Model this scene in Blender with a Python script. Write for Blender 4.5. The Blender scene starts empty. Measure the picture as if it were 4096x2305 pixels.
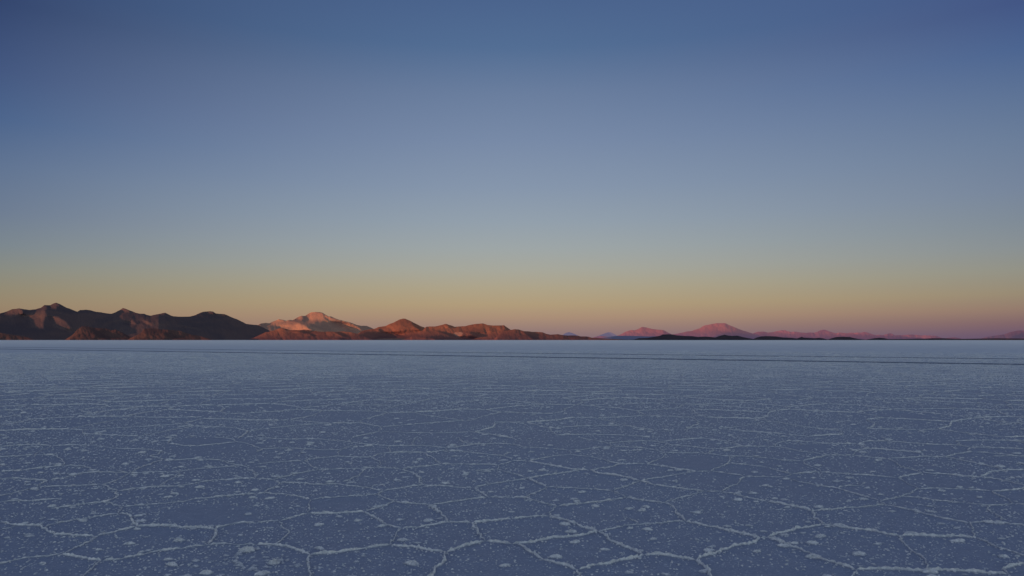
import bpy, math, random
import numpy as np
from mathutils import Vector, geometry

# ------------------------------------------------------------------ basics
sc = bpy.context.scene
col = sc.collection
RNG = np.random.default_rng(7)
random.seed(7)
F, CX, CY = 2731.0, 2048.0, 1152.5        # lens, measured on the 4096 px photograph
HY = 1360.5                                # horizon row
PITCH = math.atan((HY - CY) / F)           # camera looks slightly up
CAM_H = 1.4
SUN_AZ, SUN_EL = math.radians(20), math.radians(6)   # the sun stands low on the left, a little behind the camera


def ray(px, py):
    """direction through a pixel of the photograph (y forward, z up)"""
    px = np.asarray(px, float); py = np.asarray(py, float)
    x = (px - CX) / F; z = -(py - CY) / F
    c, s = math.cos(PITCH), math.sin(PITCH)
    return x, c - z * s, s + z * c


def ground(px, py):
    x, y, z = ray(px, py)
    t = -CAM_H / z
    return x * t, y * t


def project(x, y, z=0.0):
    c, s = math.cos(PITCH), math.sin(PITCH)
    zz = z - CAM_H
    d = y * c + zz * s
    u = -y * s + zz * c
    return CX + F * x / d, CY - F * u / d


def tag(o, label=None, cat=None, group=None, kind=None):
    if label: o['label'] = label
    if cat: o['category'] = cat
    if group: o['group'] = group
    if kind: o['kind'] = kind
    return o


def mesh_np(name, V, Fq, smooth=True):
    """V (n,3), Fq (m,k) with k 3 or 4"""
    V = np.asarray(V, np.float32); Fq = np.asarray(Fq, np.int32)
    me = bpy.data.meshes.new(name)
    me.vertices.add(len(V)); me.vertices.foreach_set('co', V.ravel())
    k = Fq.shape[1]
    me.loops.add(Fq.size); me.loops.foreach_set('vertex_index', Fq.ravel())
    me.polygons.add(len(Fq))
    me.polygons.foreach_set('loop_start', np.arange(0, Fq.size, k, dtype=np.int32))
    me.polygons.foreach_set('use_smooth', np.full(len(Fq), smooth))
    me.update(calc_edges=True); me.validate()
    return me


def add_obj(name, me, mat):
    o = bpy.data.objects.new(name, me)
    if mat and not me.materials: me.materials.append(mat)
    col.objects.link(o)
    return o


def vnoise(x, y, seed=0):
    """smooth value noise 0..1"""
    xi = np.floor(x).astype(np.int64); yi = np.floor(y).astype(np.int64)
    fx = x - xi; fy = y - yi
    fx = fx * fx * (3 - 2 * fx); fy = fy * fy * (3 - 2 * fy)

    def h(a, b):
        n = (a * 374761393 + b * 668265263 + seed * 974634777) & 0x7fffffff
        n = ((n ^ (n >> 13)) * 1274126177) & 0x7fffffff
        return ((n ^ (n >> 16)) & 0xffff) / 65535.0
    a = h(xi, yi); b = h(xi + 1, yi); c = h(xi, yi + 1); d = h(xi + 1, yi + 1)
    return (a * (1 - fx) + b * fx) * (1 - fy) + (c * (1 - fx) + d * fx) * fy


def fbm(x, y, octs=5, seed=0, ridged=False):
    s = 0; a = 1; t = 0
    for i in range(octs):
        n = vnoise(x * 2 ** i + 17.3 * i, y * 2 ** i - 9.1 * i, seed + i)
        if ridged: n = 1 - abs(2 * n - 1)
        s = s + a * n; t += a; a *= .5
    return s / t - .5


def lin(c):
    return tuple(((v / 255) / 12.92 if v / 255 <= .04045 else ((v / 255 + .055) / 1.055) ** 2.4) for v in c)


class NT:
    def __init__(s, tree): s.t = tree; s.n = tree.nodes; s.l = tree.links
    def new(s, typ, **kw):
        n = s.n.new(typ)
        for k, v in kw.items(): setattr(n, k, v)
        return n
    def set(s, sock, v):
        if hasattr(v, 'is_linked') or isinstance(v, bpy.types.NodeSocket): s.l.new(v, sock)
        else: sock.default_value = v
    def math(s, op, a, b=None, c=None, clamp=False):
        n = s.new('ShaderNodeMath', operation=op, use_clamp=clamp)
        s.set(n.inputs[0], a)
        if b is not None: s.set(n.inputs[1], b)
        if c is not None: s.set(n.inputs[2], c)
        return n.outputs[0]
    def mix(s, f, a, b, blend='MIX'):
        n = s.new('ShaderNodeMix', data_type='RGBA', blend_type=blend)
        s.set(n.inputs[0], f)
        s.set(n.inputs[6], a if not isinstance(a, tuple) else (*a[:3], 1))
        s.set(n.inputs[7], b if not isinstance(b, tuple) else (*b[:3], 1))
        return n.outputs[2]
    def smooth(s, v, lo, hi, a=0.0, b=1.0):
        n = s.new('ShaderNodeMapRange', interpolation_type='SMOOTHSTEP')
        s.set(n.inputs[0], v); n.inputs[1].default_value = lo; n.inputs[2].default_value = hi
        n.inputs[3].default_value = a; n.inputs[4].default_value = b
        return n.outputs[0]
    def noise(s, vec, scale, detail=4, rough=.55, dist=0):
        n = s.new('ShaderNodeTexNoise')
        s.l.new(vec, n.inputs['Vector']); n.inputs['Scale'].default_value = scale
        n.inputs['Detail'].default_value = detail; n.inputs['Roughness'].default_value = rough
        n.inputs['Distortion'].default_value = dist
        return n.outputs[0]


def new_mat(name):
    m = bpy.data.materials.new(name); m.use_nodes = True
    nt = NT(m.node_tree)
    return m, nt, m.node_tree.nodes['Principled BSDF']


# ------------------------------------------------------------------ camera
cam = bpy.data.cameras.new('camera')
cam.sensor_width = 36; cam.lens = 36 * F / 4096
cam.clip_start = .05; cam.clip_end = 400000
co = bpy.data.objects.new('camera', cam); col.objects.link(co)
co.location = (0, 0, CAM_H); co.rotation_euler = (math.pi / 2 + PITCH, 0, 0)
sc.camera = co
sc.view_settings.view_transform = 'Standard'; sc.view_settings.look = 'None'
sc.view_settings.exposure = 0; sc.view_settings.gamma = 1

# ------------------------------------------------------------------ sun and sky
sd = bpy.data.lights.new('sun', 'SUN')
sd.energy = 4.8; sd.angle = math.radians(.53); sd.color = (1.0, .40, .20)
so = bpy.data.objects.new('sun', sd); col.objects.link(so)
to_sun = Vector((-math.cos(SUN_AZ) * math.cos(SUN_EL), -math.sin(SUN_AZ) * math.cos(SUN_EL), math.sin(SUN_EL)))
so.rotation_euler = to_sun.to_track_quat('Z', 'Y').to_euler()

w = bpy.data.worlds.new('World'); sc.world = w; w.use_nodes = True
nt = NT(w.node_tree)
bg = w.node_tree.nodes['Background']
tc = nt.new('ShaderNodeTexCoord')
sep = nt.new('ShaderNodeSeparateXYZ'); nt.l.new(tc.outputs['Generated'], sep.inputs[0])
X, Y, Z = sep.outputs
elev = nt.math('ARCSINE', Z)                                   # radians above the horizon
e01 = nt.math('DIVIDE', elev, math.radians(60), clamp=True)
az = nt.math('ARCTAN2', X, Y)

SKY = {
    # (row of the photograph, sRGB seen there)
    0: [(0, (51, 69, 109)), (280, (66, 86, 127)), (470, (74, 99, 139)), (660, (94, 114, 145)), (850, (108, 123, 145)),
        (980, (121, 133, 142)), (1070, (134, 138, 131)), (1150, (144, 137, 117)), (1215, (150, 133, 108)), (1290, (150, 122, 100)), (1360, (140, 105, 98))],
    2048: [(0, (75, 100, 141)), (190, (83, 110, 148)), (375, (106, 126, 158)), (563, (120, 138, 167)), (750, (134, 150, 172)),
           (890, (147, 160, 172)), (994, (158, 166, 167)), (1079, (167, 167, 155)), (1154, (174, 163, 137)), (1219, (177, 156, 123)),
           (1270, (170, 142, 119)), (1320, (150, 124, 118)), (1360, (128, 108, 118))],
    4096: [(0, (66, 85, 132)), (190, (75, 100, 144)), (375, (92, 114, 149)), (563, (106, 125, 153)), (750, (117, 132, 155)),
           (890, (126, 138, 150)), (985, (135, 143, 147)), (1079, (145, 145, 134)), (1172, (151, 138, 116)), (1238, (146, 121, 108)),
           (1294, (125, 98, 104)), (1340, (105, 84, 108)), (1360, (98, 80, 108))],
}
ZEN = (.19, .215, .30)
ramps = {}
for px, rows in SKY.items():
    n = nt.new('ShaderNodeValToRGB'); nt.l.new(e01, n.inputs[0])
    st = []
    for py, c in rows:
        x, y, z = ray(px, py)
        e = math.atan2(z, math.hypot(x, y)) / math.radians(60)
        st.append((max(0, e), lin(c)))
    st.sort()
    top = st[-1][1]
    e_top = st[-1][0]
    st.append((min(.99, e_top + .14), tuple(v * k for v, k in zip(top, (1.1, 1.1, 1.1)))))
    st.append((1.0, ZEN))
    el = n.color_ramp.elements
    while len(el) > 1: el.remove(el[-1])
    el[0].position = st[0][0]; el[0].color = (*st[0][1], 1)
    for p, c in st[1:]:
        k = el.new(p); k.color = (*c, 1)
    ramps[px] = n.outputs[0]
HALF = math.atan(CX / F)
tl = nt.math('POWER', nt.math('DIVIDE', nt.math('MULTIPLY', az, -1), HALF * 1.04, clamp=True), 1.7)
tr = nt.math('POWER', nt.math('DIVIDE', az, HALF * 1.04, clamp=True), 1.7)
front = nt.mix(tr, nt.mix(tl, ramps[2048], ramps[0]), ramps[4096])
sky = nt.new('ShaderNodeTexSky', sky_type='NISHITA', sun_disc=False)
sky.sun_elevation = SUN_EL; sky.sun_rotation = math.atan2(to_sun.x, to_sun.y); sky.altitude = 3650
sky.air_density = 1.0; sky.dust_density = 1.5
back = nt.mix(1.0, sky.outputs[0], (.36, .30, .255), 'MULTIPLY')
bw = nt.smooth(nt.math('ABSOLUTE', az), math.radians(50), math.radians(110))
bw = nt.math('MULTIPLY', bw, nt.smooth(elev, math.radians(75), math.radians(35)))
nt.l.new(nt.mix(bw, front, back), bg.inputs[0])
bg.inputs[1].default_value = 1.0

# ------------------------------------------------------------------ materials of the salt
def salt_material(name, kind):
    m, n, b = new_mat(name)
    g = n.new('ShaderNodeNewGeometry'); P = g.outputs['Position']
    fine = n.noise(P, 160, 3, .6)
    mid = n.noise(P, 9, 5, .6)
    big = n.noise(P, .22, 4, .55)
    if kind == 'floor':
        sp = n.new('ShaderNodeSeparateXYZ'); n.l.new(P, sp.inputs[0])
        L = n.new('ShaderNodeVectorMath', operation='LENGTH'); n.l.new(P, L.inputs[0])
        dist = L.outputs['Value']
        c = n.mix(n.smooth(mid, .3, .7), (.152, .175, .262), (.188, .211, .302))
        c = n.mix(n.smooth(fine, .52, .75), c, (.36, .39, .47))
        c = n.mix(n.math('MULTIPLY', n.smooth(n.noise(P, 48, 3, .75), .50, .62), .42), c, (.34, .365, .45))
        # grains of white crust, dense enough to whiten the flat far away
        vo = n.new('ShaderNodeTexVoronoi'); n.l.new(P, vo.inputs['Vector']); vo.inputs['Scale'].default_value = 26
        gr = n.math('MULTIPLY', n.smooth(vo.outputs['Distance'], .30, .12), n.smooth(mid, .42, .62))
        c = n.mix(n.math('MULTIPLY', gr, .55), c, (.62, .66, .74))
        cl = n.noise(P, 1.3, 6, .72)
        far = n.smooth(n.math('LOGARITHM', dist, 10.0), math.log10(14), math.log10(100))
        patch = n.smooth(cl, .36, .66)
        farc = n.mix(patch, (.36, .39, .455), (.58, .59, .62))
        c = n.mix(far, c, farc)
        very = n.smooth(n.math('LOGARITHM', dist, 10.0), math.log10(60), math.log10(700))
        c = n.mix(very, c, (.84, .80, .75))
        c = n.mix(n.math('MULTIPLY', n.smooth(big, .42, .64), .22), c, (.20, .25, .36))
        n.l.new(c, b.inputs['Base Color'])
        h = n.math('ADD', n.math('MULTIPLY', fine, .35), n.math('MULTIPLY', gr, 1.1))
        h = n.math('ADD', h, n.math('MULTIPLY', mid, 1.6))
        bu = n.new('ShaderNodeBump'); bu.inputs['Strength'].default_value = .8; bu.inputs['Distance'].default_value = .004
        n.l.new(h, bu.inputs['Height']); n.l.new(bu.outputs[0], b.inputs['Normal'])
        b.inputs['Roughness'].default_value = .5
        b.inputs['Specular IOR Level'].default_value = .5
    else:
        c = n.mix(n.smooth(n.noise(P, 30, 4, .65), .35, .65), (.39, .40, .455), (.66, .645, .665))
        c = n.mix(n.smooth(fine, .55, .75), c, (.80, .79, .77))
        sp = n.new('ShaderNodeSeparateXYZ'); n.l.new(P, sp.inputs[0])     # contact shade painted into the colour: grey at the foot, white on top
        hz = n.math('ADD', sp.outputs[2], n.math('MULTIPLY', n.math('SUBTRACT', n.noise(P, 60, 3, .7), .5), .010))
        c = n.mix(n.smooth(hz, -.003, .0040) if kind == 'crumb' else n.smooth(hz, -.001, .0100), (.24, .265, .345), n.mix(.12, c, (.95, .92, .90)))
        n.l.new(c, b.inputs['Base Color'])
        bu = n.new('ShaderNodeBump'); bu.inputs['Strength'].default_value = .9; bu.inputs['Distance'].default_value = .004
        n.l.new(n.noise(P, 110, 4, .7), bu.inputs['Height']); n.l.new(bu.outputs[0], b.inputs['Normal'])
        b.inputs['Roughness'].default_value = .75
        b.inputs['Specular IOR Level'].default_value = .3
        b.inputs['Subsurface Weight'].default_value = 0
    return m

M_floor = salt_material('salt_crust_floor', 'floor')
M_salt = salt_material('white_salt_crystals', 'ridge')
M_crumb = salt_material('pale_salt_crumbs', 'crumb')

# ------------------------------------------------------------------ the salt flat: one sheet out to the horizon
rad = np.concatenate([[0.0], np.geomspace(.5, 150000, 90)])
NA = 96
an = np.linspace(0, 2 * np.pi, NA, endpoint=False)
V = [(0, 0, 0)]
for r in rad[1:]:
    V += [(r * math.cos(a), r * math.sin(a), 0) for a in an]
me = bpy.data.meshes.new('salt_flat')
faces = [(0, 1 + i, 1 + (i + 1) % NA) for i in range(NA)]
for k in range(len(rad) - 2):
    a0 = 1 + k * NA; b0 = a0 + NA
    faces += [(a0 + i, b0 + i, b0 + (i + 1) % NA, a0 + (i + 1) % NA) for i in range(NA)]
me.from_pydata(V, [], faces); me.update()
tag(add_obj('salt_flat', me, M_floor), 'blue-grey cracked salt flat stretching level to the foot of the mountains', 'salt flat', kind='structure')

# ------------------------------------------------------------------ raised ridges between the salt polygons
SC = 1024 / 2576
TR = {}
TR[0] = """0,855 90,865 170,892 290,890 420,888 450,920 490,958 570,970 700,985 820,995 960,998*
960,998 1060,975 1180,945 1280,920 1380,900
960,998 950,1030 900,1060 800,1110 720,1145 620,1180
-60,1290 0,1275 150,1240 300,1215 420,1200 540,1180 620,1180
620,1180 700,1190 800,1205 900,1215 1020,1245*
1020,1245 960,1290 910,1320 880,1396 860,1480
1020,1245 1150,1228 1270,1215 1400,1185 1550,1160 1700,1140 1880,1115 2000,1095 2090,1085
1380,900 1500,895 1620,885 1750,890 1850,908 2000,918 2150,925*
2150,925 2160,980 2140,1040 2090,1085*
2150,925 2230,900 2350,875 2450,862 2576,862
1380,900 1340,850 1350,815 1300,785 1200,765*
1200,765 1190,740 1240,700
1040,655 1120,668 1180,685 1240,700
1240,700 1350,690 1500,670 1700,660 1850,652 1980,620 2150,605 2300,585 2576,570
1040,655 900,670 750,685 620,705 500,725
1040,655 1130,620 1190,585 1150,560 1180,540
1180,540 1100,510 1010,480
1180,540 1300,530 1450,510 1600,500 1800,495 1950,465 2100,440 2300,425 2400,415 2576,412
1010,480 850,485 650,490 500,495 370,500
1010,480 1120,450 1230,420 1300,360
370,500 420,465 500,435 350,425 200,420 70,415 -60,430
370,500 250,530 150,560 60,580 -60,600
500,435 620,410 750,385 870,358 960,350
1300,360 1150,355 960,350 920,320 820,292 720,288 640,285
1300,360 1450,352 1600,350 1780,352 1805,375 1750,410 1670,450 1600,490
640,285 630,245 580,205 545,182 440,180 340,175
340,175 200,188 0,200 -60,203
340,175 420,135 520,90
520,90 650,80 800,80 930,78 1020,98 1150,112 1350,118 1500,125 1640,142
1640,142 1560,180 1490,190 1570,200 1650,222
1650,222 1500,275 1400,315 1300,360
1650,222 1780,235 1900,222 2050,220 2230,232 2300,275 2430,285 2520,320 2570,370 2576,400
520,90 350,75 200,80 0,95
1690,65 1850,85 2000,90 2150,72 2370,50
1690,65 1720,20 1780,0
2150,0 2280,12 2340,20 2370,50 2460,50 2520,80 2576,98
640,285 520,300 400,310 250,330 0,345
1200,765 1100,785 950,805 850,830 700,845 500,885 450,920
0,650 150,645 300,640 400,632 620,620
1780,352 1900,325 2100,310 2300,300 2430,285
2090,1085 2250,1080 2400,1070 2576,1078
0,930 90,915 170,892"""
TR[1] = """0,95 60,118 200,112 360,108 520,120 700,130 860,128
60,118 0,150
860,128 920,100 1000,85 1050,65
860,128 820,165 830,192
830,192 700,205 560,222 480,238
480,238 350,240 200,250 0,270
480,238 540,270 570,300 630,328
630,328 760,325 900,318 1060,318
630,328 500,350 380,375 290,405 180,428
830,192 950,198 1080,205 1160,200
1160,200 1230,235 1260,265 1220,302
1060,318 1140,312 1220,302 1340,312 1470,325
1060,318 1065,350 1030,390 960,420 870,455
1160,200 1250,170 1340,155 1500,152 1700,155
1340,155 1345,120 1350,90
0,10 150,12 350,22 550,18 700,25 880,42 1050,65 1200,75 1350,90 1550,85 1680,88 1800,95 1920,110
1700,155 1720,185 1800,215 1820,245 1860,272
1700,155 1820,145 1920,130
1920,130 2050,140 2200,158 2350,180 2490,188
1920,110 1920,130
1920,110 2050,95 2200,72 2400,62 2576,70
1580,85 1590,40 1620,0
2040,0 2060,35 2120,60 2200,72
1860,272 2050,270 2250,272 2440,278
1860,272 1750,290 1600,300 1470,325
2440,278 2420,325
2440,278 2576,245
2420,325 2300,330 2200,340
2420,325 2500,345 2576,360
2490,188 2576,230
2490,188 2576,150
1470,325 1560,360 1630,385 1660,405 1640,440 1690,480*
0,350 10,390 0,412
0,412 100,425 180,428
180,428 235,455 200,495 130,530 75,560
235,455 350,455 500,462 620,478 720,470 860,470 900,485 1020,495 1130,515 1280,540
1280,540 1420,520 1550,500 1690,480
1690,480 1800,488 1950,500 2190,512
2190,512 2280,485 2400,460 2576,440
2190,512 2280,555 2330,605*
2330,605 2200,620 2050,638 1900,655 1760,680
0,570 75,562 250,575 430,590 550,628
550,628 700,615 900,595 1080,588 1235,570
1280,540 1235,570 1300,600 1400,648
1400,648 1460,660 1600,668 1760,680
1400,648 1330,685 1220,715 1090,750
550,628 535,690 530,765
530,765 700,768 900,758 1090,750*
530,765 440,790 330,825 240,840
240,840 120,850 0,862
240,840 280,890 335,965 270,1020 210,1055 175,1090
0,1078 50,1090 175,1090 300,1105 400,1140 540,1180*
1090,750 1200,805 1320,865 1400,900 1470,915*
1470,915 1600,905 1780,890 1930,857*
1760,680 1790,735 1860,780 1930,857*
1930,857 2050,855 2170,862*
2170,862 2300,850 2420,828 2576,825*
2170,862 2230,920 2270,970 2310,1045*
2310,1045 2450,1060 2576,1075*
1470,915 1420,970 1380,1030 1360,1085
1360,1085 1200,1105 1000,1135 800,1165 650,1180 540,1180*
1360,1085 1480,1102 1600,1115 1750,1145 1910,1155*
1910,1155 2050,1120 2180,1075 2310,1045*
1910,1155 1890,1230 1890,1280 1820,1330 1730,1396 1650,1460*
540,1180 510,1240 530,1300 530,1396 520,1480*
2330,605 2430,600 2576,605"""
TR[2] = """0,70 110,102 250,105 420,120 580,132
580,132 720,122 880,105 1010,92
1010,92 1150,102 1300,110 1450,130 1540,157
575,132 590,176
590,176 450,185 300,215 160,242
160,242 0,235
590,176 730,190 880,215 980,245 1090,268
1090,268 1230,265 1350,268
1090,268 1000,295 880,315 780,332
160,242 300,265 450,295 580,320 680,332 780,332*
680,332 550,355 400,378 280,392 165,418
0,360 100,390 165,418
165,418 0,440
165,418 250,460 350,500*
350,500 500,508 700,518 880,528 1020,540
780,332 900,370 1000,378 1150,405 1290,440*
1290,440 1400,415 1550,400 1700,365 1860,345
1350,268 1450,285 1600,310 1730,325 1860,345*
1860,345 2000,342
1350,268 1430,235 1500,205 1540,157
1540,157 1700,160 1850,160 1980,168
1980,168 2040,120
2040,120 1900,105 1750,90 1550,68
650,0 780,25 900,48 970,60
970,60 1010,92
970,60 1150,45 1370,38 1480,45 1550,68
1550,68 1510,95 1510,125 1540,157
1480,45 1700,25 1900,10 2000,20 2150,42 2250,65 2330,90
2040,120 2200,105 2330,90 2576,95
1980,168 2080,180 2190,195 2350,192 2576,212
2190,195 2185,260 2100,300 2000,342
2190,262 2350,275 2576,305
2000,342 2150,365 2340,395
2340,395 2576,398
2340,395 2300,450 2200,500 2110,545
1290,440 1400,475 1500,488 1650,510 1800,525 1940,545*
1290,440 1180,490 1090,515 1020,540
1020,540 1080,570 1150,605
1150,605 1050,625 900,645 750,670 600,685 455,695*
1150,605 1280,630 1400,655 1530,660*
1530,660 1650,620 1780,590 1940,545
1940,545 2110,545
2110,545 2250,575 2400,610 2576,648
1530,660 1600,700 1660,730 1690,790 1750,848*
0,605 100,605 200,635 350,665 455,695*
350,500 230,555 120,605
455,695 400,745 375,795
375,795 250,800 120,812 0,825*
375,795 500,830 600,855 720,905 870,950*
870,950 1000,925 1150,895 1270,872 1450,868 1600,850 1750,848
1270,872 1230,840 1180,815
870,950 700,990 450,1005 300,1035 180,1060 60,1075 0,1075*
870,950 900,975 980,1025 1080,1080 1200,1130 1330,1185*
1330,1185 1500,1185 1650,1210 1850,1240*
1330,1185 1180,1230 1000,1270 850,1305 660,1335*
60,1075 170,1140 270,1190 330,1245 480,1285 600,1325 660,1335*
660,1335 680,1396 700,1480*
1850,1240 1950,1200 2080,1145 2250,1110 2400,1060 2500,1015*
1750,848 1900,880 2100,920 2300,965 2500,1015*
2500,1015 2576,1010*
1850,1240 1920,1310 2010,1396 2060,1470*"""
TR[3] = """0,95 90,97 200,115 350,145 500,162 620,180
80,95 90,60 200,35 350,42 550,60 740,65 900,70
620,180 740,180 850,182
850,182 900,135 1030,115
900,70 960,98 1030,115
900,70 980,40 1190,40
1190,40 1180,15 1130,0
1030,115 1200,125 1400,145 1560,165
850,182 1000,200 1200,220
1200,220 1350,208 1550,195 1780,200
1780,200 1880,165 2060,148
2060,148 2020,135 2030,102
2030,102 2200,105 2576,118
2060,148 2300,165 2576,198
1780,200 1950,235 2150,275 2380,325
1200,220 1300,250 1320,290 1430,325 1550,360
620,180 500,205 350,240
350,240 200,235 0,212
350,240 400,285 480,315 530,350
530,350 380,360 240,370
240,370 170,400
170,400 100,400 0,398
240,370 150,345 0,305
530,350 750,368 900,378 1100,392 1300,410
1300,410 1400,392 1550,360
1550,360 1800,370 2000,395 2150,405
2150,405 2220,360 2380,325 2640,335
2150,405 2350,430 2640,500
1300,410 1380,460 1480,495 1520,520
170,400 300,445 500,485 690,515 800,550 950,590 1130,640
690,515 850,490 930,490
1520,520 1700,515 1950,520 2250,540
2250,540 2450,540 2640,505
2250,540 2350,590 2470,665
1520,520 1420,560 1340,595 1200,625 1130,640
1340,595 1550,610 1700,635 1990,662
1990,662 2200,690 2350,685 2470,665
2470,665 2640,685
2200,690 2220,740 2320,790 2350,855
1130,640 1190,680
1190,680 1000,695 800,715 600,730 450,740
1190,680 1300,705 1500,745 1600,780 1750,810 1900,845 2040,860
2040,860 2200,850 2350,855 2640,890
2040,860 2090,920 2085,1012
0,648 150,675 300,705 450,740*
450,740 460,790 510,840 545,880*
545,880 400,905 250,940 130,965 0,1010*
545,880 700,900 900,925 1100,950 1220,985 1330,992*
1330,992 1550,993 1750,1002 1950,1010 2085,1012*
0,1010 150,1060 300,1120 450,1190 600,1250 750,1295 880,1333*
1330,992 1340,1040 1400,1090 1500,1180 1600,1250 1610,1340
880,1333 1050,1330 1300,1340 1450,1350 1600,1335 1800,1340 2000,1355 2300,1375 2420,1380*
880,1333 880,1370 850,1396 820,1480
2085,1012 2200,1050 2320,1120 2450,1150 2640,1215
2420,1380 2430,1320 2500,1290 2640,1270*
2030,102 1900,80 1560,70 1190,40
1900,80 1915,50 1890,40 2100,30 2576,35"""
lines = []                                  # (points on the ground, strength)
for k, txt in TR.items():
    for ln in txt.splitlines():
        s = 1.0 if ln.endswith('*') else .66
        p = np.array([[float(v) for v in q.split(',')] for q in ln.rstrip('*').split()])
        gx, gy = ground(p[:, 0] * SC + 1024 * k, p[:, 1] * SC + 1750)
        lines.append((np.stack([gx, gy], 1), s))

def on_track(x, y, m=1.1):
    r = np.zeros(np.shape(x), bool)
    for (x0, y0, x1, y1) in ((0, 1396.5, 4096, 1458.5), (0, 1389, 4096, 1436.5)):
        gx, gy = ground([x0, x1], [y0, y1]); dx, dy = gx[1] - gx[0], gy[1] - gy[0]
        r |= np.abs((x - gx[0]) * dy - (y - gy[0]) * dx) / math.hypot(dx, dy) < m
    return r


# beyond the traced foreground the same net goes on: edges of irregular cells
seeds = []
cell = 1.45
for i in range(-52, 53):
    for j in range(-2, 68):
        x = i * cell + (j % 2) * cell * .5 + random.uniform(-.46, .46) * cell * .95
        y = j * cell * .9 + random.uniform(-.46, .46) * cell * .95
        if abs(x) < y * .86 + 6 and math.hypot(x, y) < 84: seeds.append(Vector((x, y)))
vs, es, fs, *_ = geometry.delaunay_2d_cdt(seeds, [], [], 0, 1e-6)
cc = []
for f in fs:
    a, b, c = (vs[i] for i in f)
    d = 2 * (a.x * (b.y - c.y) + b.x * (c.y - a.y) + c.x * (a.y - b.y))
    if abs(d) < 1e-6: cc.append(None); continue
    A, B, C = a.length_squared, b.length_squared, c.length_squared
    cc.append(((A * (b.y - c.y) + B * (c.y - a.y) + C * (a.y - b.y)) / d, (A * (c.x - b.x) + B * (a.x - c.x) + C * (b.x - a.x)) / d))
em = {}
for fi, f in enumerate(fs):
    for a, b in ((f[0], f[1]), (f[1], f[2]), (f[2], f[0])):
        em.setdefault((min(a, b), max(a, b)), []).append(fi)


def traced(x, y):
    if y < 1.0: return False
    px, py = project(x, y)
    return -20 < px < 4116 and 1752 < py < 2340


for k, fl in em.items():
    if len(fl) != 2 or cc[fl[0]] is None or cc[fl[1]] is None: continue
    a, b = np.array(cc[fl[0]]), np.array(cc[fl[1]])
    L = np.hypot(*(b - a))
    if L > 4 or L < .03: continue
    m = (a + b) / 2
    if m[1] < .5 and abs(m[0]) > 5: continue
    if on_track(*m): continue
    if (traced(*a) and traced(*b)) or traced(*m): continue
    if (traced(*a) or traced(*b)) and (m[1] < 8): continue
    if random.random() < .10 + .5 * min(1, max(0, (m[1] - 45) / 40)): continue
    n = max(2, int(L / .45) + 1)
    t = np.linspace(0, 1, n)[:, None]
    p = a + (b - a) * t
    nrm = np.array([-(b - a)[1], (b - a)[0]]) / L
    p = p + nrm * (np.sin(t * np.pi) * random.uniform(-.10, .10) * L)
    if n > 2: p[1:-1] += RNG.normal(0, .035, (n - 2, 2))
    lines.append((p, random.uniform(.55, 1.0)))

ridge_pts = []
RV, RF, base = [], [], 0
for p, s in lines:
    d = np.hypot(np.diff(p[:, 0]), np.diff(p[:, 1])); L = d.sum()
    if L < .02: continue
    near = np.hypot(p[:, 0], p[:, 1]).mean()
    step = float(np.clip(near * .0028, .012, .22))
    n = max(3, int(L / step))
    cum = np.concatenate([[0], np.cumsum(d)]); t = np.linspace(0, L, n)
    x = np.interp(t, cum, p[:, 0]); y = np.interp(t, cum, p[:, 1])
    # wandering at hand and finger scale
    env = np.minimum(1, np.minimum(t, L - t) / .08)
    tx = np.gradient(x); ty = np.gradient(y); tl_ = np.hypot(tx, ty) + 1e-9; nx, ny = -ty / tl_, tx / tl_
    # round the traced corners
    for _ in range(2 if n > 8 else 0):
        k = max(1, int(.05 / step)); w_ = np.ones(2 * k + 1) / (2 * k + 1)
        if n > 4 * k:
            xs = np.convolve(x, w_, 'same'); ys = np.convolve(y, w_, 'same')
            x[k:-k] = xs[k:-k]; y[k:-k] = ys[k:-k]
    wob = (fbm(x * 6, y * 6, 4, 3) * .075 + fbm(x * 28, y * 28, 3, 5) * .03) * env
    x = x + nx * wob; y = y + ny * wob
    # size varies along the ridge; it breaks into crumbs here and there
    sz = s * (.75 + .9 * (fbm(x * 1.7 + 40, y * 1.7, 3, 9) + .35)) * (.85 + .9 * fbm(x * 40, y * 40, 2, 11))
    sz = np.clip(sz, .22, 1.5)
    tap = np.clip(np.minimum(t, L - t) / .03, .12, 1)
    hw = .0064 * sz * (.4 + .6 * tap); hh = .0160 * sz * tap * (1 + .4 * min(1, max(0, (near - 7) / 14))); hw = hw * (1 + .08 * min(1, max(0, (near - 7) / 14)))
    prof = [(-1.25, -.25), (-.85, .38), (-.35, .92), (.3, 1.0), (.8, .45), (1.25, -.25)]
    rows = []
    for q, (u, v) in enumerate(prof):
        jn = fbm(x * 70 + q * 13.7, y * 70 - q * 5.1, 2, 21 + q)
        jn2 = fbm(x * 55 - q * 7.7, y * 55 + q * 3.3, 2, 41 + q)
        uu = u * hw * (1 + 1.0 * jn2) + .003 * jn
        vv = v * hh * (1 + 1.3 * jn)
        rows.append(np.stack([x + nx * uu, y + ny * uu, vv], 1))
    R_ = np.stack(rows, 1)                       # n, 6, 3
    RV.append(R_.reshape(-1, 3))
    i = np.arange(n - 1)[:, None] * 6 + np.arange(5)[None, :]
    i = i.ravel() + base
    RF.append(np.stack([i, i + 6, i + 7, i + 1], 1))
    base += n * 6
    ridge_pts.append(np.stack([x, y, sz], 1)[::max(1, int(.03 / step))])
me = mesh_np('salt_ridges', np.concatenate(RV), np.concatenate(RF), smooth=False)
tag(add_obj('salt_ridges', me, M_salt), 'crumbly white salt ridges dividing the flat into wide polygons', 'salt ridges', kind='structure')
ridge_pts = np.concatenate(ridge_pts)

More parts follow.
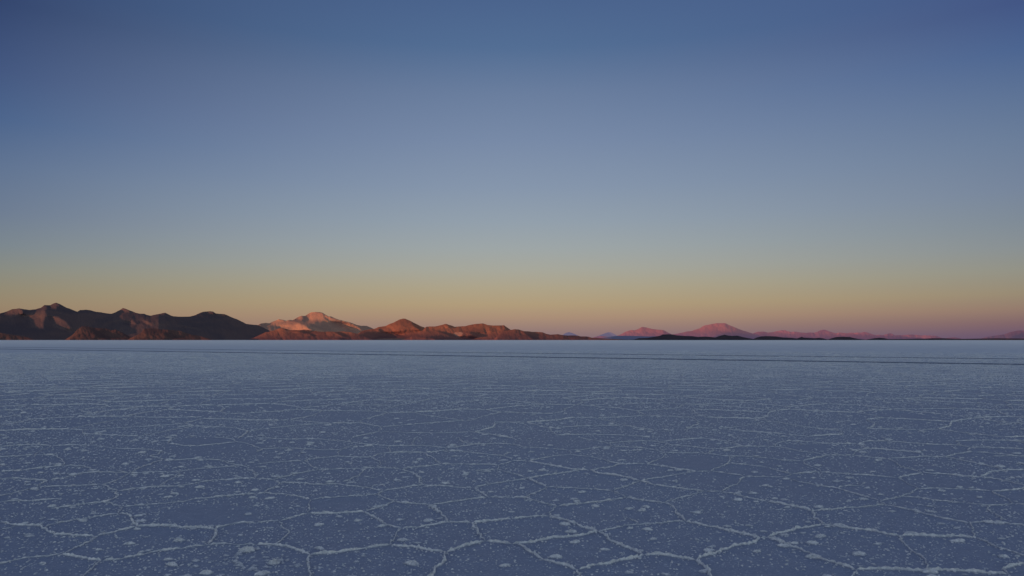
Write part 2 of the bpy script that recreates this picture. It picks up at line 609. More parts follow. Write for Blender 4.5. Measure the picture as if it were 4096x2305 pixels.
# ------------------------------------------------------------------ crumbs and mounds of salt
def dome(seed, nseg=9, rings=3, jit=.22, name='salt_mound'):
    r = np.random.default_rng(seed)
    V = []; ph = r.uniform(0, 6.28, 4)
    for k in range(rings + 1):
        t = k / (rings + 1)
        rr = math.cos(t * math.pi / 2) ** .8; zz = math.sin(t * math.pi / 2) ** 1.3
        for i in range(nseg):
            a = 2 * math.pi * i / nseg + (k % 2) * math.pi / nseg
            wv = 1 + jit * (.8 * math.sin(2 * a + ph[0]) + .6 * math.sin(3 * a + ph[1]) + .4 * math.sin(5 * a + ph[2])) + r.normal(0, jit * .45)
            V.append((rr * wv * math.cos(a), rr * wv * math.sin(a), (zz * (1 + r.normal(0, .16)) if k else -.15)))
    V.append((0, 0, 1.0 + r.normal(0, .08)))
    Fc = []
    for k in range(rings):
        for i in range(nseg):
            a, b = k * nseg + i, k * nseg + (i + 1) % nseg
            Fc += [(a, b, b + nseg), (a, b + nseg, a + nseg)]
    top = len(V) - 1
    for i in range(nseg): Fc.append((rings * nseg + i, rings * nseg + (i + 1) % nseg, top))
    return np.array(V), np.array(Fc)


def scatter(protos, P, name, smooth=False):
    """P: x y scale_x scale_y scale_z rot"""
    Vs, Fs, base = [], [], 0
    ids = RNG.integers(0, len(protos), len(P))
    for k, (pv, pf) in enumerate(protos):
        q = P[ids == k]
        if not len(q): continue
        c, s = np.cos(q[:, 5]), np.sin(q[:, 5])
        lx = pv[None, :, 0] * q[:, 2:3]; ly = pv[None, :, 1] * q[:, 3:4]
        v = np.stack([q[:, 0:1] + lx * c[:, None] - ly * s[:, None], q[:, 1:2] + lx * s[:, None] + ly * c[:, None], pv[None, :, 2] * q[:, 4:5]], 2)
        n = len(pv)
        f = pf[None] + (np.arange(len(q)) * n)[:, None, None] + base
        Vs.append(v.reshape(-1, 3)); Fs.append(f.reshape(-1, 3)); base += len(q) * n
    return mesh_np(name, np.concatenate(Vs), np.concatenate(Fs), smooth)


def sample(dmin, dmax, density):
    half = .80
    n = int(density * .5 * 2 * half * (dmax ** 2 - dmin ** 2))
    u = RNG.uniform(dmin ** 2, dmax ** 2, n) ** .5
    a = RNG.uniform(-half, half, n)
    return u * np.sin(a), u * np.cos(a)


# plates the crust left bare (seen in the photograph), as spots on the ground: px, py, half-width px, half-height px
BARE = [(850, 2060, 190, 40), (850, 1765, 130, 16), (2760, 1850, 130, 26), (3750, 1790, 60, 12), (1320, 1810, 90, 14), (1340, 2010, 130, 30), (3230, 1790, 90, 10), (640, 2130, 130, 16)]


def keep_mask(x, y):
    px, py = project(x, np.maximum(y, .8))
    k = fbm(x * .55 + 5, y * .55, 3, 77) + .5
    k = np.clip((k - .16) * 2.6, .2, 1)
    for bx, by, bw_, bh in BARE:
        d = ((px - bx) / bw_) ** 2 + ((py - by) / bh) ** 2
        k = np.where(d < 1, .05, k)
    cl = ((px - 1010) / 330) ** 2 + ((py - 2235) / 75) ** 2
    return np.where(on_track(x, y), 0.0, np.where(cl < 1, 1.0, k))


crumb_protos = [dome(100 + i, 7, 1, .22) for i in range(8)]
tiny_protos = [dome(200 + i, 5, 0, .3) for i in range(6)]
C = []
for dmin, dmax, dens, r0, r1, pr in ((2.2, 7, 820, .0030, .0098, 0), (7, 14, 380, .0045, .0130, 0), (14, 26, 160, .0075, .020, 1), (26, 48, 75, .013, .034, 1), (48, 95, 13, .022, .05, 1)):
    x, y = sample(dmin, dmax, dens)
    m = RNG.random(len(x)) < keep_mask(x, y); x, y = x[m], y[m]
    r = r0 + (r1 - r0) * RNG.random(len(x)) ** 2.4
    el_ = RNG.uniform(.6, 1.1, len(x))
    C.append(np.stack([x, y, r * 1.15, r * el_, r * RNG.uniform(.45, .95, len(x)), RNG.uniform(0, 6.28, len(x))], 1))
# crumbs shed along the ridges
q = ridge_pts[(np.hypot(ridge_pts[:, 0], ridge_pts[:, 1]) < 22)]
q = q[RNG.random(len(q)) < .28]
r = RNG.uniform(.0035, .010, len(q)) * np.clip(q[:, 2], .5, 1.2)
C.append(np.stack([q[:, 0] + RNG.normal(0, .014, len(q)), q[:, 1] + RNG.normal(0, .014, len(q)), r * 1.1, r, r * RNG.uniform(.7, 1.5, len(q)), RNG.uniform(0, 6.28, len(q))], 1))
crumbs = np.concatenate(C)
dc = np.hypot(crumbs[:, 0], crumbs[:, 1]) < 16
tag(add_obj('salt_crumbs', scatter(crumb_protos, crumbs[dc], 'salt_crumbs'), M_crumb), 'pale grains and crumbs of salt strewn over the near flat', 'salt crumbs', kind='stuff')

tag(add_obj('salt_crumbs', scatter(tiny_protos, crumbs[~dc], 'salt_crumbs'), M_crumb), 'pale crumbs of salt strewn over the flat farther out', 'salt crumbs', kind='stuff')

# mounds: rounded blisters of salt. The largest in view are things of their own.
mound_protos = [dome(300 + i, 12, 4, .24) for i in range(8)]
Ms = []
for dmin, dmax, dens, r0, r1 in ((2.4, 9, 21.0, .009, .040), (9, 20, 14, .013, .046), (20, 60, 5, .017, .050)):
    x, y = sample(dmin, dmax, dens)
    m = RNG.random(len(x)) < keep_mask(x, y); x, y = x[m], y[m]
    r = r0 + (r1 - r0) * RNG.random(len(x)) ** 1.7
    Ms.append(np.stack([x, y, r * 1.2, r * RNG.uniform(.6, 1.0, len(x)), r * RNG.uniform(.28, .5, len(x)), RNG.uniform(-.5, .5, len(x))], 1))
# the lumpy patch in the lower left
n = 80
px = RNG.normal(970, 130, n); py = np.clip(RNG.normal(2250, 34, n), 2185, 2340)
gx, gy = ground(px, py); r = RNG.uniform(.005, .020, n)
Ms.append(np.stack([gx, gy, r * 1.2, r, r * RNG.uniform(.25, .5, n), RNG.uniform(0, 3, n)], 1))
M = np.concatenate(Ms)
show = M[:, 2] / np.hypot(M[:, 0], M[:, 1])
ppx, ppy = project(M[:, 0], M[:, 1])
inside = (ppx > 0) & (ppx < 4096) & (ppy < 2300)
order = np.argsort(-(show * inside))
single, rest = M[order[:280]], M[order[280:]]
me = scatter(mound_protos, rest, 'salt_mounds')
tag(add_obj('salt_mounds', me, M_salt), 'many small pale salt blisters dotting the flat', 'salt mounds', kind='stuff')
big_protos = []
for k in range(7):
    v, f = dome(400 + k, 22, 7, .13)
    a = np.arctan2(v[:, 1], v[:, 0]); rr = np.hypot(v[:, 0], v[:, 1])
    bmp = 1 + .34 * fbm(v[:, 0] * 3.1 + k * 9, v[:, 1] * 3.1, 3, 60 + k)
    v = v * np.stack([bmp, bmp, 1 + .5 * fbm(v[:, 0] * 4 + 3, v[:, 1] * 4 + k, 3, 80 + k)], 1)
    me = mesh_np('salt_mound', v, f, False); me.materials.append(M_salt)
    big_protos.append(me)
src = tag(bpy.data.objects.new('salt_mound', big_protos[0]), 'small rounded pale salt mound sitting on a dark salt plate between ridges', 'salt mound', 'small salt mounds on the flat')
for i, (x, y, sx, sy, sz, rz) in enumerate(single):
    o = src if i == 0 else src.copy()
    if i: o.data = big_protos[i % 7]
    o.location = (x, y, 0); o.scale = (sx, sy, sz); o.rotation_euler = (0, 0, rz)
    col.objects.link(o)


# two large lumps in the lower left that stand out in the photograph
def lump(px, py, rx, ry, rz, seed, label):
    v, f = dome(seed, 40, 16, .07)
    n1 = fbm(v[:, 0] * 2.6 + seed, v[:, 1] * 2.6, 5, seed, True)
    v = v * np.stack([1 + .25 * n1, 1 + .25 * n1, 1 + .9 * n1], 1)
    me = mesh_np('salt_lump', v, f, False)
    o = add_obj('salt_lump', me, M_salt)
    x, y = ground(px, py); o.location = (float(x), float(y), 0); o.scale = (rx, ry, rz)
    tag(o, label, 'salt lump')


lump(990, 2205, .052, .040, .022, 501, 'broad lumpy heap of pale salt at the top of the rough patch')
lump(1095, 2255, .036, .03, .018, 502, 'rounded pale salt lump right beside the near end of the rough patch')

# ------------------------------------------------------------------ wheel tracks
m, n, b = new_mat('pressed_salt')
g = n.new('ShaderNodeNewGeometry')
c = n.mix(n.smooth(n.noise(g.outputs['Position'], 1.1, 5, .6), .35, .65), (.095, .12, .175), (.15, .18, .24))
n.l.new(c, b.inputs['Base Color']); b.inputs['Roughness'].default_value = .8; b.inputs['Specular IOR Level'].default_value = .2


def track(pts, wr, label):
    gx, gy = ground([p[0] for p in pts], [p[1] for p in pts])
    A = np.array([gx[0], gy[0]]); B = np.array([gx[-1], gy[-1]])
    d = B - A; A = A - d * .8; B = B + d * .5
    L = np.hypot(*(B - A)); k = int(L / .8)
    t = np.linspace(0, 1, k)
    P = A + (B - A) * t[:, None]
    nrm = np.array([-(B - A)[1], (B - A)[0]]) / L
    wob = fbm(t * L * .05, t * 0, 3, 7) * .5
    hw = wr * (1 + .55 * fbm(t * L * .8, t * 0 + 3, 3, 8))
    hw2 = wr * (1 + .55 * fbm(t * L * .8, t * 0 + 9, 3, 12))
    a = P + nrm * (wob + hw)[:, None]; b_ = P + nrm * (wob - hw2)[:, None]
    V = np.concatenate([np.c_[a, np.full(k, .006)], np.c_[b_, np.full(k, .006)]])
    i = np.arange(k - 1)
    tag(add_obj('track', mesh_np('track', V, np.stack([i, i + k, i + k + 1, i + 1], 1)), m), label, 'track', kind='structure')


track([(0, 1396.5), (4096, 1458.5)], 1.15, 'nearer and broader dark wheel track running across the salt flat')
track([(0, 1389), (4096, 1436.5)], .85, 'farther and fainter dark wheel track running across the salt flat')

# ------------------------------------------------------------------ mountains
def rock(name, c1, c2, haze=(0, 0, 0), size=900., bump=60., c3=None, flat=.28, scars=(), low=None):
    m, n, b = new_mat(name)
    g = n.new('ShaderNodeNewGeometry'); P = g.outputs['Position']
    a = n.noise(P, 1 / size, 6, .6, .6)
    c = n.mix(n.smooth(a, .38, .62), c1, c2)
    if c3:
        c = n.mix(n.smooth(n.noise(P, 2.2 / size, 5, .6), .60, .70), c, c3)
    for X0, Z0, rx, rz, cs in scars:          # pale bare ground
        sp = n.new('ShaderNodeSeparateXYZ'); n.l.new(P, sp.inputs[0])
        dx = n.math('DIVIDE', n.math('SUBTRACT', sp.outputs[0], X0), rx); dz = n.math('DIVIDE', n.math('SUBTRACT', sp.outputs[2], Z0), rz)
        dd = n.math('ADD', n.math('MULTIPLY', dx, dx), n.math('MULTIPLY', dz, dz))
        dd = n.math('ADD', dd, n.math('MULTIPLY', n.math('SUBTRACT', n.noise(P, 1 / 90., 4, .6), .5), 3.0))
        c = n.mix(n.smooth(dd, 1.1, .3), c, cs)
    n.l.new(c, b.inputs['Base Color'])
    b.inputs['Roughness'].default_value = 1; b.inputs['Specular IOR Level'].default_value = 0
    bu = n.new('ShaderNodeBump'); bu.inputs['Strength'].default_value = flat; bu.inputs['Distance'].default_value = bump
    n.l.new(n.noise(P, 2.0 / size, 7, .6, .8), bu.inputs['Height']); n.l.new(bu.outputs[0], b.inputs['Normal'])
    if low:                                 # foot darkened; on far ranges haze and blue shade painted into colour and emission
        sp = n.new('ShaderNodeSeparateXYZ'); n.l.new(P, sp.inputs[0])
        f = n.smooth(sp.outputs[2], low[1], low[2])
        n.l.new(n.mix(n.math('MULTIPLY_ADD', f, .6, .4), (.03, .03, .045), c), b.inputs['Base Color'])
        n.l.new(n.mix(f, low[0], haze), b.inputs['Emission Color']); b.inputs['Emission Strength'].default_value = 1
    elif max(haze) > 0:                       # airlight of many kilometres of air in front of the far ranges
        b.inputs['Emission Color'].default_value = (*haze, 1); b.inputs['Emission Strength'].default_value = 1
    return m


def z(pts, ox, oy, s):
    return [(ox + s * a, oy + s * b) for a, b in pts]


def P_(txt):
    return [tuple(float(v) for v in q.split(',')) for q in txt.split()]


Z1 = lambda t: z(P_(t), 0, 1180, 700 / 2576)
Z2 = lambda t: z(P_(t), 650, 1180, 700 / 2576)
Z3 = lambda t: z(P_(t), 1000, 1220, 500 / 2576)
Z4 = lambda t: z(P_(t), 1450, 1240, 600 / 2576)
Z5 = lambda t: z(P_(t), 2000, 1240, 700 / 2576)
Z6 = lambda t: z(P_(t), 2500, 1260, 600 / 2576)
Z7 = lambda t: z(P_(t), 2950, 1260, 650 / 2576)
Z8 = lambda t: z(P_(t), 3500, 1260, 596 / 2576)


def in_poly(X, Y, poly):
    r = np.zeros(X.shape, bool); n = len(poly)
    for i in range(n):
        x1, y1 = poly[i]; x2, y2 = poly[(i + 1) % n]
        if y1 == y2: continue
        c = ((y1 > Y) != (y2 > Y)) & (X < (x2 - x1) * (Y - y1) / (y2 - y1) + x1)
        r ^= c
    return r


def blur(a, k, axis):
    if k < 1: return a
    w_ = np.ones(2 * k + 1) / (2 * k + 1)
    pad = [(0, 0), (0, 0)]; pad[axis] = (k, k)
    p = np.pad(a, pad, 'edge')
    return np.apply_along_axis(lambda v: np.convolve(v, w_, 'valid'), axis, p)


def relief(x0, x1, y0, y1, base_lit, polys, Dm, s_lit, s_dark, keep=350.):
    """depth relief whose slopes face the sun inside the lit patches and away from it elsewhere"""
    st = 2.0
    xs = np.arange(x0, x1 + st, st); ys = np.arange(y0, y1 + 1, st)
    X, Y = np.meshgrid(xs, ys)
    Lm = np.full(X.shape, float(base_lit))
    for val, p in polys: Lm = np.where(in_poly(X, Y, p), val, Lm)
    Lm = blur(blur(Lm, 1, 0), 2, 1)
    s = s_dark + (s_lit - s_dark) * Lm
    gx = s * Dm / F * st
    mpx = Dm / F * st
    lam, mu = .012, (st / keep) ** 2
    def A(R):
        o = mu * R
        d = R[:, 1:] - R[:, :-1]
        o[:, 1:] += d; o[:, :-1] -= d
        d = (R[1:] - R[:-1]) * lam
        o[1:] += d; o[:-1] -= d
        return o
    b_ = np.zeros_like(X); g_ = (gx[:, 1:] + gx[:, :-1]) / 2
    b_[:, 1:] += g_; b_[:, :-1] -= g_
    R = np.zeros_like(X); r = b_ - A(R); p = r.copy(); rs = (r * r).sum()
    for _ in range(260):
        Ap = A(p); al = rs / (p * Ap).sum(); R += al * p; r -= al * Ap; rn = (r * r).sum()
        if rn < 1e-6 * (b_ * b_).sum(): break
        p = r + rn / rs * p; rs = rn
    return xs, ys, R


def sheet(name, sky, D, mat, label, polys=(), base_lit=1.0, slope=2.0, s_lit=-.25, s_dark=.85, step=1.5, rough=1.0, jag=.8, keep=350., recede=0.0, rows=44, back=4.0, seed=1):
    """a mountain: skyline SKY (px, py), standing D metres away, with relief, a front and a far slope"""
    sky = sorted(sky); sx = np.array([p[0] for p in sky]); sy = np.array([p[1] for p in sky])
    xs = np.arange(sx[0], sx[-1] + .01, step)
    top = np.interp(xs, sx, sy)
    H = np.maximum(HY - top, .5)
    ends = np.minimum(1, np.minimum(xs - sx[0], sx[-1] - xs) / 12)
    top = top - (fbm(xs * .07, xs * 0 + seed, 4, seed + 5)) * jag * 2.4 * ends * np.minimum(1, H / 25)
    H = np.maximum(HY - top, .5)
    mpp = D / F
    rx, ry, R = relief(sx[0], sx[-1], sy.min() - 4, HY + 2, base_lit, list(polys), D, s_lit, s_dark, keep)
    vv = np.linspace(0, 1, rows) ** .9
    Vr = []
    ref = max(H.max(), 10.)
    fade = np.minimum(1, H / 14)
    for v in [-.06] + list(vv):
        py = HY - v * H
        fy = np.clip((py - ry[0]) / (ry[1] - ry[0]), 0, len(ry) - 1.001); fx = np.clip((xs - rx[0]) / (rx[1] - rx[0]), 0, len(rx) - 1.001)
        iy, ix = fy.astype(int), fx.astype(int); ty, tx = fy - iy, fx - ix
        r_ = (R[iy, ix] * (1 - tx) + R[iy, ix + 1] * tx) * (1 - ty) + (R[iy + 1, ix] * (1 - tx) + R[iy + 1, ix + 1] * tx) * ty
        hpx = np.maximum(v, 0) * H
        d = D + r_ * fade + slope * mpp * (ref * .25 * np.maximum(v, 0) + .75 * hpx) * 1.0
        ns = fbm((xs + .35 * hpx) / 46., hpx / 38., 5, seed, True) * 46 * .55 + fbm(xs / 13., hpx / 10., 4, seed + 3) * 13 * .45
        d = d + ns * mpp * rough * fade
        d = d + recede * (xs - sx[0]) * mpp
        x, y, zz = ray(xs, py)
        Vr.append(np.stack([x / y * d, d, CAM_H + zz / y * d], 1))
    crest = Vr[-1]
    for k in (.12, .35, .65, 1.0):         # the far side
        q = crest.copy(); h = np.maximum(crest[:, 2], 1)
        q[:, 1] += h * back * k + 1; q[:, 0] += (xs - xs.mean()) / F * h * back * k * .3
        q[:, 2] = crest[:, 2] * (1 - k) - 30 * k + fbm(xs / 30., xs * 0 + k * 3, 3, seed) * h * .1 * (k < 1)
        Vr.append(q)
    V = np.stack(Vr, 0); nr, nc = V.shape[:2]
    i = (np.arange(nr - 1)[:, None] * nc + np.arange(nc - 1)[None]).ravel()
    fcs = np.stack([i, i + 1, i + nc + 1, i + nc], 1)
    V[0, :, 2] = -20
    o = add_obj(name, mesh_np(name, V.reshape(-1, 3), fcs, True), mat)
    tag(o, label, name.split('_')[-1], kind='structure')
    return o


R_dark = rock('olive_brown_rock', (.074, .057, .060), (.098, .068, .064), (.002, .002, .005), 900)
R_red = rock('red_brown_rock', (.22, .090, .054), (.29, .116, .064), (.004, .003, .006), 700, 50, low=((.004, .003, .008), -20, 330), c3=(.26, .12, .075), scars=((-1180, 130, 115, 48, (.42, .23, .15)), (-2900, 26, 330, 20, (.44, .24, .13)), (-2650, 30, 160, 16, (.44, .24, .13))))  # red hills: colour darkened towards the foot
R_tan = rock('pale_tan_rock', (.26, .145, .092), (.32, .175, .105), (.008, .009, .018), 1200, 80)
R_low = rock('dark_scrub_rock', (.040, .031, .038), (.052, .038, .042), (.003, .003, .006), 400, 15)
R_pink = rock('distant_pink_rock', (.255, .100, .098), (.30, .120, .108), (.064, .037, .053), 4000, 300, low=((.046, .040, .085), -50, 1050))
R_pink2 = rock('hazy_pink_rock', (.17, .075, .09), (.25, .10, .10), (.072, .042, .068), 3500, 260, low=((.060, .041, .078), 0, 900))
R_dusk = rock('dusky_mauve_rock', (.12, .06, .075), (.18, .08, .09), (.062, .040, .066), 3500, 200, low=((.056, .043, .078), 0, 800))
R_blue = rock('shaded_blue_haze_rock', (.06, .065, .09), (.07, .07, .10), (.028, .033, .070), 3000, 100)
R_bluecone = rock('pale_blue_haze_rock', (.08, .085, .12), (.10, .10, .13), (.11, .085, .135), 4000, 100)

# left massif
sky1 = Z1("-240,655 -150,480 -70,330 0,272 100,245 180,212 220,208 280,198 350,212 440,222 520,210 600,190 650,150 690,150 740,150 790,122 825,113 870,130 930,165 975,190 1020,200 1080,228 1140,247 1180,222 1270,217 1340,228 1420,250 1480,253 1560,272 1640,280 1700,255 1760,225 1810,192 1850,203 1900,225 2000,262 2050,275 2130,280 2150,292 2220,305 2300,288 2390,268") + \
    Z2("40,262 100,300 160,315 300,322 410,318 480,300 560,260 600,248 700,242 745,246 780,272 910,282 950,298 1010,325 1090,355 1150,385 1230,425 1290,435 1400,445 1480,480 1600,540 1720,600 1840,658")
lit1 = [(.9, Z1("0,290 100,250 200,210 280,200 330,225 340,290 200,290 100,285")),
        (.75, Z1("340,300 440,225 600,195 640,160 700,165 690,200 660,230 700,300 640,370 640,490 520,490 420,430 410,350")),
        (1., Z1("720,160 820,112 880,145 900,168 760,175")), (1., Z1("750,178 840,180 830,200 770,200")),
        (.8, Z1("840,245 1000,290 1060,310 900,285")),
        (.75, Z1("740,310 850,330 950,380 1040,470 1060,540 950,510 780,490 800,420")),

        (1., Z1("1750,225 1810,185 1890,225 1890,243 1770,243")), (1., Z1("2230,300 2430,258 2440,285 2300,310")),
        (1., Z2("640,245 740,240 770,275 910,280 960,320 800,300 680,295")), (1., Z2("550,258 640,245 600,265")),
        (1.2, Z1("1905,400 1950,380 2000,430 1910,438")), (1., Z1("2100,385 2170,385 2230,440 2150,430")),
        
        
        (.8, Z2("320,462 450,472 530,498 340,492"))]

sheet('dark_mountain', sky1, 17500, R_dark, 'long dark mountain range at the far left with only a few slopes and peaks glowing brown', lit1, 0.0, seed=11, keep=900, rough=.35, s_lit=-.5, s_dark=.85)

R_brown = rock('dull_brown_rock', (.078, .046, .042), (.10, .058, .048), (.002, .002, .004), 500)
fh = [(Z1("960,658 1060,595 1140,510 1210,462 1270,462 1350,480 1450,490 1560,495 1640,522 1700,510 1800,555 1900,610 2020,658"), 'dull reddish spur low on the dark range below its long level crest'),
      (Z1("1880,658 2000,600 2080,560 2120,500 2250,490 2380,510 2520,515 2650,530 2800,580 2950,610 3120,658"), 'dull reddish spur low on the dark range below its third peak'),
      (Z1("-120,658 -60,560 0,556 100,575 200,590 400,622 500,658"), 'small dull reddish rise at the foot of the dark range, at the left edge')]
for i, (sk, lab) in enumerate(fh):
    sheet('mountain_spur', sk, 14200, R_brown, lab, [(0, [(sk[5][0] + 8, sk[5][1] + 12), (sk[5][0] + 40, sk[5][1] + 14), (sk[5][0] + 60, 1352), (sk[5][0] + 20, 1350)])], .75, seed=81 + i, rough=.5, s_lit=-.1, s_dark=1.2, jag=.4)

# pale peak behind
sky2 = Z3("-250,560 -100,500 60,445 160,415 230,380 320,370 390,375 500,335 600,290 680,305 750,325 830,310 880,315 970,265 1060,225 1140,225 1200,185 1260,155 1350,150 1440,152 1500,165 1560,200 1620,235 1650,232 1750,275 1900,325 2080,365 2200,410 2300,430 2400,435 2480,465 2560,500 2700,560 2850,640 2950,715")
lit2 = [(1., Z3("350,425 500,335 600,285 750,335 900,330 1000,375 1130,430 1200,490 1320,550 1000,560 640,480 620,430")),
        (1., Z3("970,270 1060,222 1100,240 1090,310 1010,320")),
        (1.1, Z3("1150,215 1260,145 1500,160 1510,240 1560,300 1650,350 1590,370 1520,340 1440,350 1300,360 1180,385 1210,310 1190,260")),
        (1., Z3("1520,180 1620,240 1800,300 2080,380 2220,440 2320,540 2240,560 2080,550 2060,480 1950,440 1890,385 1790,385 1680,350 1540,265")),
        (1., Z3("2340,470 2420,520 2370,510"))]
sheet('pale_mountain', sky2, 28000, R_tan, 'pale orange peak glowing above a grey shaded slope behind the red foothills', lit2, 0.0, seed=23, rough=.5, s_lit=-.45, jag=1.2, keep=300)

# red foothills and cone
sky3 = Z3("-30,715 100,670 220,610 330,560 370,560 500,520 600,480 640,475 720,490 830,520 970,520 1130,510 1200,515 1290,530 1400,550 1560,555 1660,548 1750,555 1900,545 2080,560 2200,590 2320,640 2500,700 2560,722")
dk3 = [(0, Z3("690,482 760,488 810,515 730,512")), (0, Z3("990,545 1100,530 1220,560 1120,580")), (0, Z3("1170,510 1260,520 1320,545 1240,550")),
       (0, Z3("1240,590 1330,610 1330,660 1270,630")), (0, Z3("1750,560 1850,560 1940,600 2000,665 1900,640 1820,600")), (.2, Z3("1830,690 1960,690 2060,715 1880,720"))]
sheet('red_foothill', sky3, 15200, R_red, 'low red sunlit foothills at the foot of the pale orange peak', dk3, .85, seed=31, rough=.4, s_dark=1.5)

sky4 = Z4("-260,520 -120,430 0,360 60,345 200,325 280,295 400,275 470,240 560,205 640,165 700,148 730,150 800,180 850,205 930,245 1000,280 1060,300 1150,350 1300,420 1420,500 1450,523")
dk4 = [(0, Z4("835,195 930,240 1070,290 1130,358 1000,350 900,290")), (0, Z4("-60,395 0,390 300,380 440,400 540,430 500,450 350,470 200,510 100,490 -60,455")),
       (0, Z4("480,375 600,420 700,450 580,445")), (0, Z4("275,328 315,335 335,360 300,352")), (0, Z4("840,455 900,435 1000,405 910,460"))]
sheet('cone_hill', sky4, 16000, R_red, 'reddish pointed cone hill with a dark right flank', dk4, .95, seed=41, rough=.35, s_dark=1.5)

sky4b = Z4("640,523 820,470 940,410 1035,352 1090,290 1160,285 1240,285 1300,275 1380,255 1430,240 1480,255 1520,263 1580,290 1700,282 1760,280 1820,263 1950,240 2070,232 2100,240 2150,260 2250,270 2350,266 2430,262 2460,285 2540,340 2620,395 2700,470 2740,523")
dk4b = [(0, Z4("1460,245 1590,290 1500,303")), (0, Z4("1250,352 1400,380 1500,400 1620,462 1500,445 1380,400")), (0, Z4("1840,378 1990,395 2015,465 1900,440")),
        (0, Z4("1030,478 1200,460 1500,468 1650,470 1900,480 1880,505 1500,518 1300,512 1150,490")), (0, Z4("2430,260 2550,342 2480,322")),
        (1.35, Z4("1570,430 1700,385 1750,400 1700,440 1650,468"))]
sheet('round_hill', sky4b, 14800, R_red, 'broad rounded red hill right of the pointed cone with a pale scar low on its face', dk4b, .85, seed=43, rough=.4, s_dark=1.5)

sky4c = Z5("-110,446 -40,390 40,330 100,305 165,295 220,285 270,287 350,312 450,320 560,325 630,330 680,352 740,365 850,358 920,372 1000,377 1100,375 1150,380 1190,392 1270,390 1310,398 1350,410 1450,415 1600,425 1750,432 1900,440 1960,446")
dk4c = [(0, Z5("345,312 450,320 540,430 480,425 380,350")), (.1, Z5("930,378 1060,378 1150,385 1050,400")), (.1, Z5("1180,410 1300,405 1300,430 1200,430"))]
sheet('low_hill', sky4c, 13600, R_red, 'long low brown hill tapering away right of the broad rounded red hill', dk4c, .75, seed=47, rough=.4, s_dark=1.4, jag=.6)

# pale sandy apron at the foot of the red hills
# dark islands of low hills
lo = [("Z6", "-120,436 0,425 150,425 230,400 380,395 480,380 560,365 610,355 640,338 740,332 830,338 880,350 1000,360 1150,366 1250,378 1380,372 1480,378 1550,388 1640,400 1800,420 1900,436", 'longest of the dark low hills, with a flat-topped hump below the gap between the pink mountains'),
      ("Z6", "1440,436 1550,388 1620,362 1710,340 1770,355 1840,360 1930,356 2000,375 2080,392 2180,408 2260,434", 'dark low hill with a small peak in front of the pink volcano'),
      ("Z7", "220,400 300,360 370,342 450,337 620,342 720,358 850,362 940,374 1010,385 1080,400", 'dark flat-backed low hill just right of the pink volcano'),
      ("Z7", "860,400 940,374 1020,347 1050,360 1150,365 1220,370 1290,362 1360,372 1430,390 1500,402", 'dark low hill with one small knob below the pink range'),
      ("Z7", "1400,402 1500,368 1570,350 1650,347 1780,350 1840,365 1900,378 2000,390 2080,402", 'dark smooth low hill below the right part of the pink range'),
      ("Z7", "1980,402 2100,382 2180,368 2260,362 2330,370 2400,385 2470,394 2560,402", 'smallest dark low hill, rightmost of its row'),
      ("Z8", "100,432 250,419 600,416 750,410 850,413 980,404 1200,404 1300,409 1500,415 1650,412 1850,409 2100,404 2576,409 2900,405 3200,432", 'thin dark strip of shore hills at the right end of the horizon')]
for i, (zf, pts, lab) in enumerate(lo):
    sheet('shore_hill', {'Z6': Z6, 'Z7': Z7, 'Z8': Z8}[zf](pts), 8200 + 350 * i, R_low, lab, (), .3, seed=60 + i, rough=.5, jag=.35, step=2.5, rows=14)

# far blue and pink mountains
sheet('blue_shade_hill', Z5("1300,446 1440,425 1540,405 1640,392 1720,383 1850,381 2000,385 2200,392 2300,388 2450,395 2600,400 2700,446"), 36000, R_blue, 'blue shaded foot of the left pink mountain, built as a separate low hill', (), -.2, seed=71, rough=.3, step=3, rows=16, jag=.3)  # pink mountain's shaded foot as its own sheet, shade and haze in the colour
sheet('distant_mountain', Z5("850,446 900,382 950,350 985,333 1020,328 1060,338 1100,355 1150,378 1210,446"), 92000, R_bluecone, 'small blue-grey cone standing alone above the low brown hill', (), -.1, seed=72, rough=.2, step=3, rows=16, jag=.3)
sheet('distant_mountain', Z5("1330,446 1440,385 1500,360 1560,338 1590,330 1630,330 1680,355 1720,378 1820,446"), 95000, R_bluecone, 'hazy grey-pink cone just left of the two-humped pink mountain', [(1, Z5("1590,320 1640,325 1740,390 1640,390"))], .0, seed=73, rough=.2, step=3, rows=16, jag=.3)
sheet('pink_hill', Z5("1330,446 1370,405 1430,392 1480,385 1540,390 1600,400 1660,446"), 80000, R_pink, 'tiny pink hill below the hazy grey-pink cone', (), 1., seed=74, rough=.3, step=3, rows=12, jag=.3)
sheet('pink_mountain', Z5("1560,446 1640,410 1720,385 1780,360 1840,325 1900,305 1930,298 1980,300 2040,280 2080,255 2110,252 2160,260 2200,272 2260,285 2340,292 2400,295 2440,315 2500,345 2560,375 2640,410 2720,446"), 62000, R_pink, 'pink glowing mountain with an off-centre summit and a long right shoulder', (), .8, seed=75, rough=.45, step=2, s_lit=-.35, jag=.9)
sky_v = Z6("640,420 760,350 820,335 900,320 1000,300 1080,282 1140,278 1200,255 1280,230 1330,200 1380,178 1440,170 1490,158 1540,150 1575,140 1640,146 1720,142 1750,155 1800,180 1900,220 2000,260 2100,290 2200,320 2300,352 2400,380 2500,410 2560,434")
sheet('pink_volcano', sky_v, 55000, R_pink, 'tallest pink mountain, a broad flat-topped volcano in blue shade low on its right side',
      [(0, Z6("1500,400 1600,335 1760,300 1900,300 2000,310 2150,335 2300,350 2600,440 1500,440")), (.55, Z6("1720,142 1900,220 2200,320 2320,352 2150,335 2000,300 1800,270 1700,200"))], .85, seed=76, rough=.45, step=2, s_lit=-.35, jag=.8)
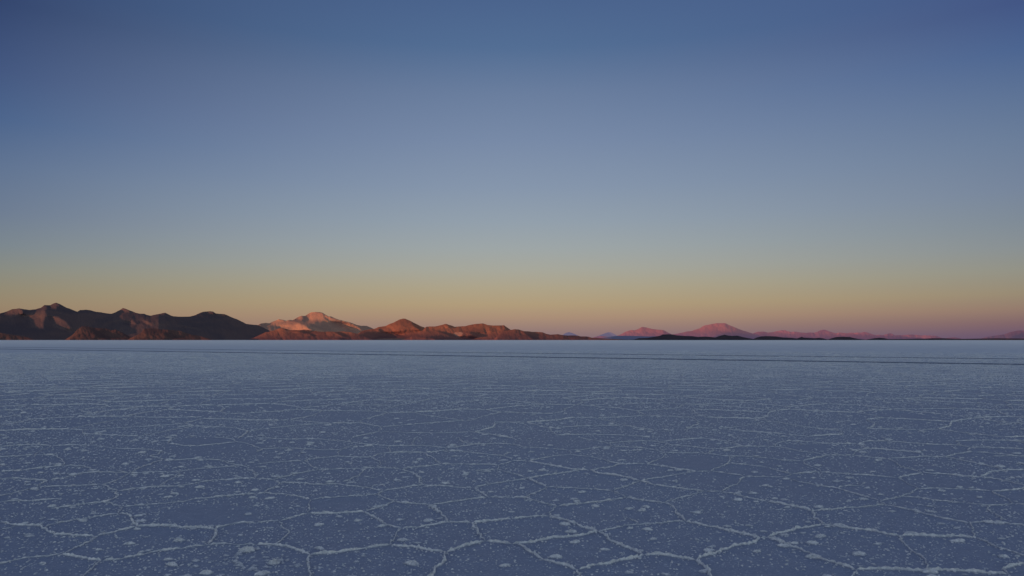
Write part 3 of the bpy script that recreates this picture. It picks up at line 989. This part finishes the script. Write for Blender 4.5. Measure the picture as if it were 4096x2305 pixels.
sky_r = Z7("150,385 250,290 320,270 400,265 480,278 560,272 640,255 690,245 750,243 800,262 850,270 890,262 950,268 1020,285 1100,282 1180,280 1250,275 1300,250 1350,235 1400,240 1450,258 1500,275 1560,290 1620,278 1680,285 1740,292 1800,280 1880,285 1960,278 2010,268 2060,280 2120,300 2180,318 2300,322 2370,305 2420,290 2460,300 2490,322") + \
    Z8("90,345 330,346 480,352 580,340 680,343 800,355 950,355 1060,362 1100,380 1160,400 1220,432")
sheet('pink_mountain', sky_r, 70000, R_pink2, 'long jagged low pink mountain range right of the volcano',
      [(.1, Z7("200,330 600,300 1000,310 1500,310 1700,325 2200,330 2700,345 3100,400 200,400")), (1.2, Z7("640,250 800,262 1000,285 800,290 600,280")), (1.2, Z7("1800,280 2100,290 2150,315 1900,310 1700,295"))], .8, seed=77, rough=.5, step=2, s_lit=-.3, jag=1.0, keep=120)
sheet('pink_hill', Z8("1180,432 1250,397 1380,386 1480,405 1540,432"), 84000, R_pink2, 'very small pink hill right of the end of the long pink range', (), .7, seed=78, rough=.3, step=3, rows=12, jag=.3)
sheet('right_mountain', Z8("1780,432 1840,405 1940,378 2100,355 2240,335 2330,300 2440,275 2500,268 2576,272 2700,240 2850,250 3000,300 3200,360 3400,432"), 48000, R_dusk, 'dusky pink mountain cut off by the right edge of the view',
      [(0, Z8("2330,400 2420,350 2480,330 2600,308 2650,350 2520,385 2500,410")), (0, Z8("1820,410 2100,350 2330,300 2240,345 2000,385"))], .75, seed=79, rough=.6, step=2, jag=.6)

# added blocker range left of the camera, unseen, shading flat and shore hills
ys = np.linspace(-26000, 6200, 120); us = np.linspace(-1, 1, 24)
V = []
for y in ys:
    e = min(1, (y + 26000) / 5000, (6600 - y) / 1100)
    hgt = (1750 + 500 * fbm(np.array([y / 3000.]), np.array([2.]), 4, 91)[0]) * e ** .7
    for u in us:
        V.append((-9500 + u * 2600 + 500 * fbm(np.array([y / 2500.]), np.array([u * 2]), 3, 92)[0], y, max(-5, hgt * (1 - abs(u)) ** 1.1 * (1 + .5 * fbm(np.array([y / 900.]), np.array([u * 3]), 4, 93)[0])) - 4))
nc = len(us); nr = len(ys)
i = (np.arange(nr - 1)[:, None] * nc + np.arange(nc - 1)[None]).ravel()
tag(add_obj('sun_blocker_range', mesh_np('sun_blocker_range', V, np.stack([i, i + 1, i + nc + 1, i + nc], 1)), R_dark), 'added unseen range that blocks the sun from the salt flat', 'mountain', kind='structure')
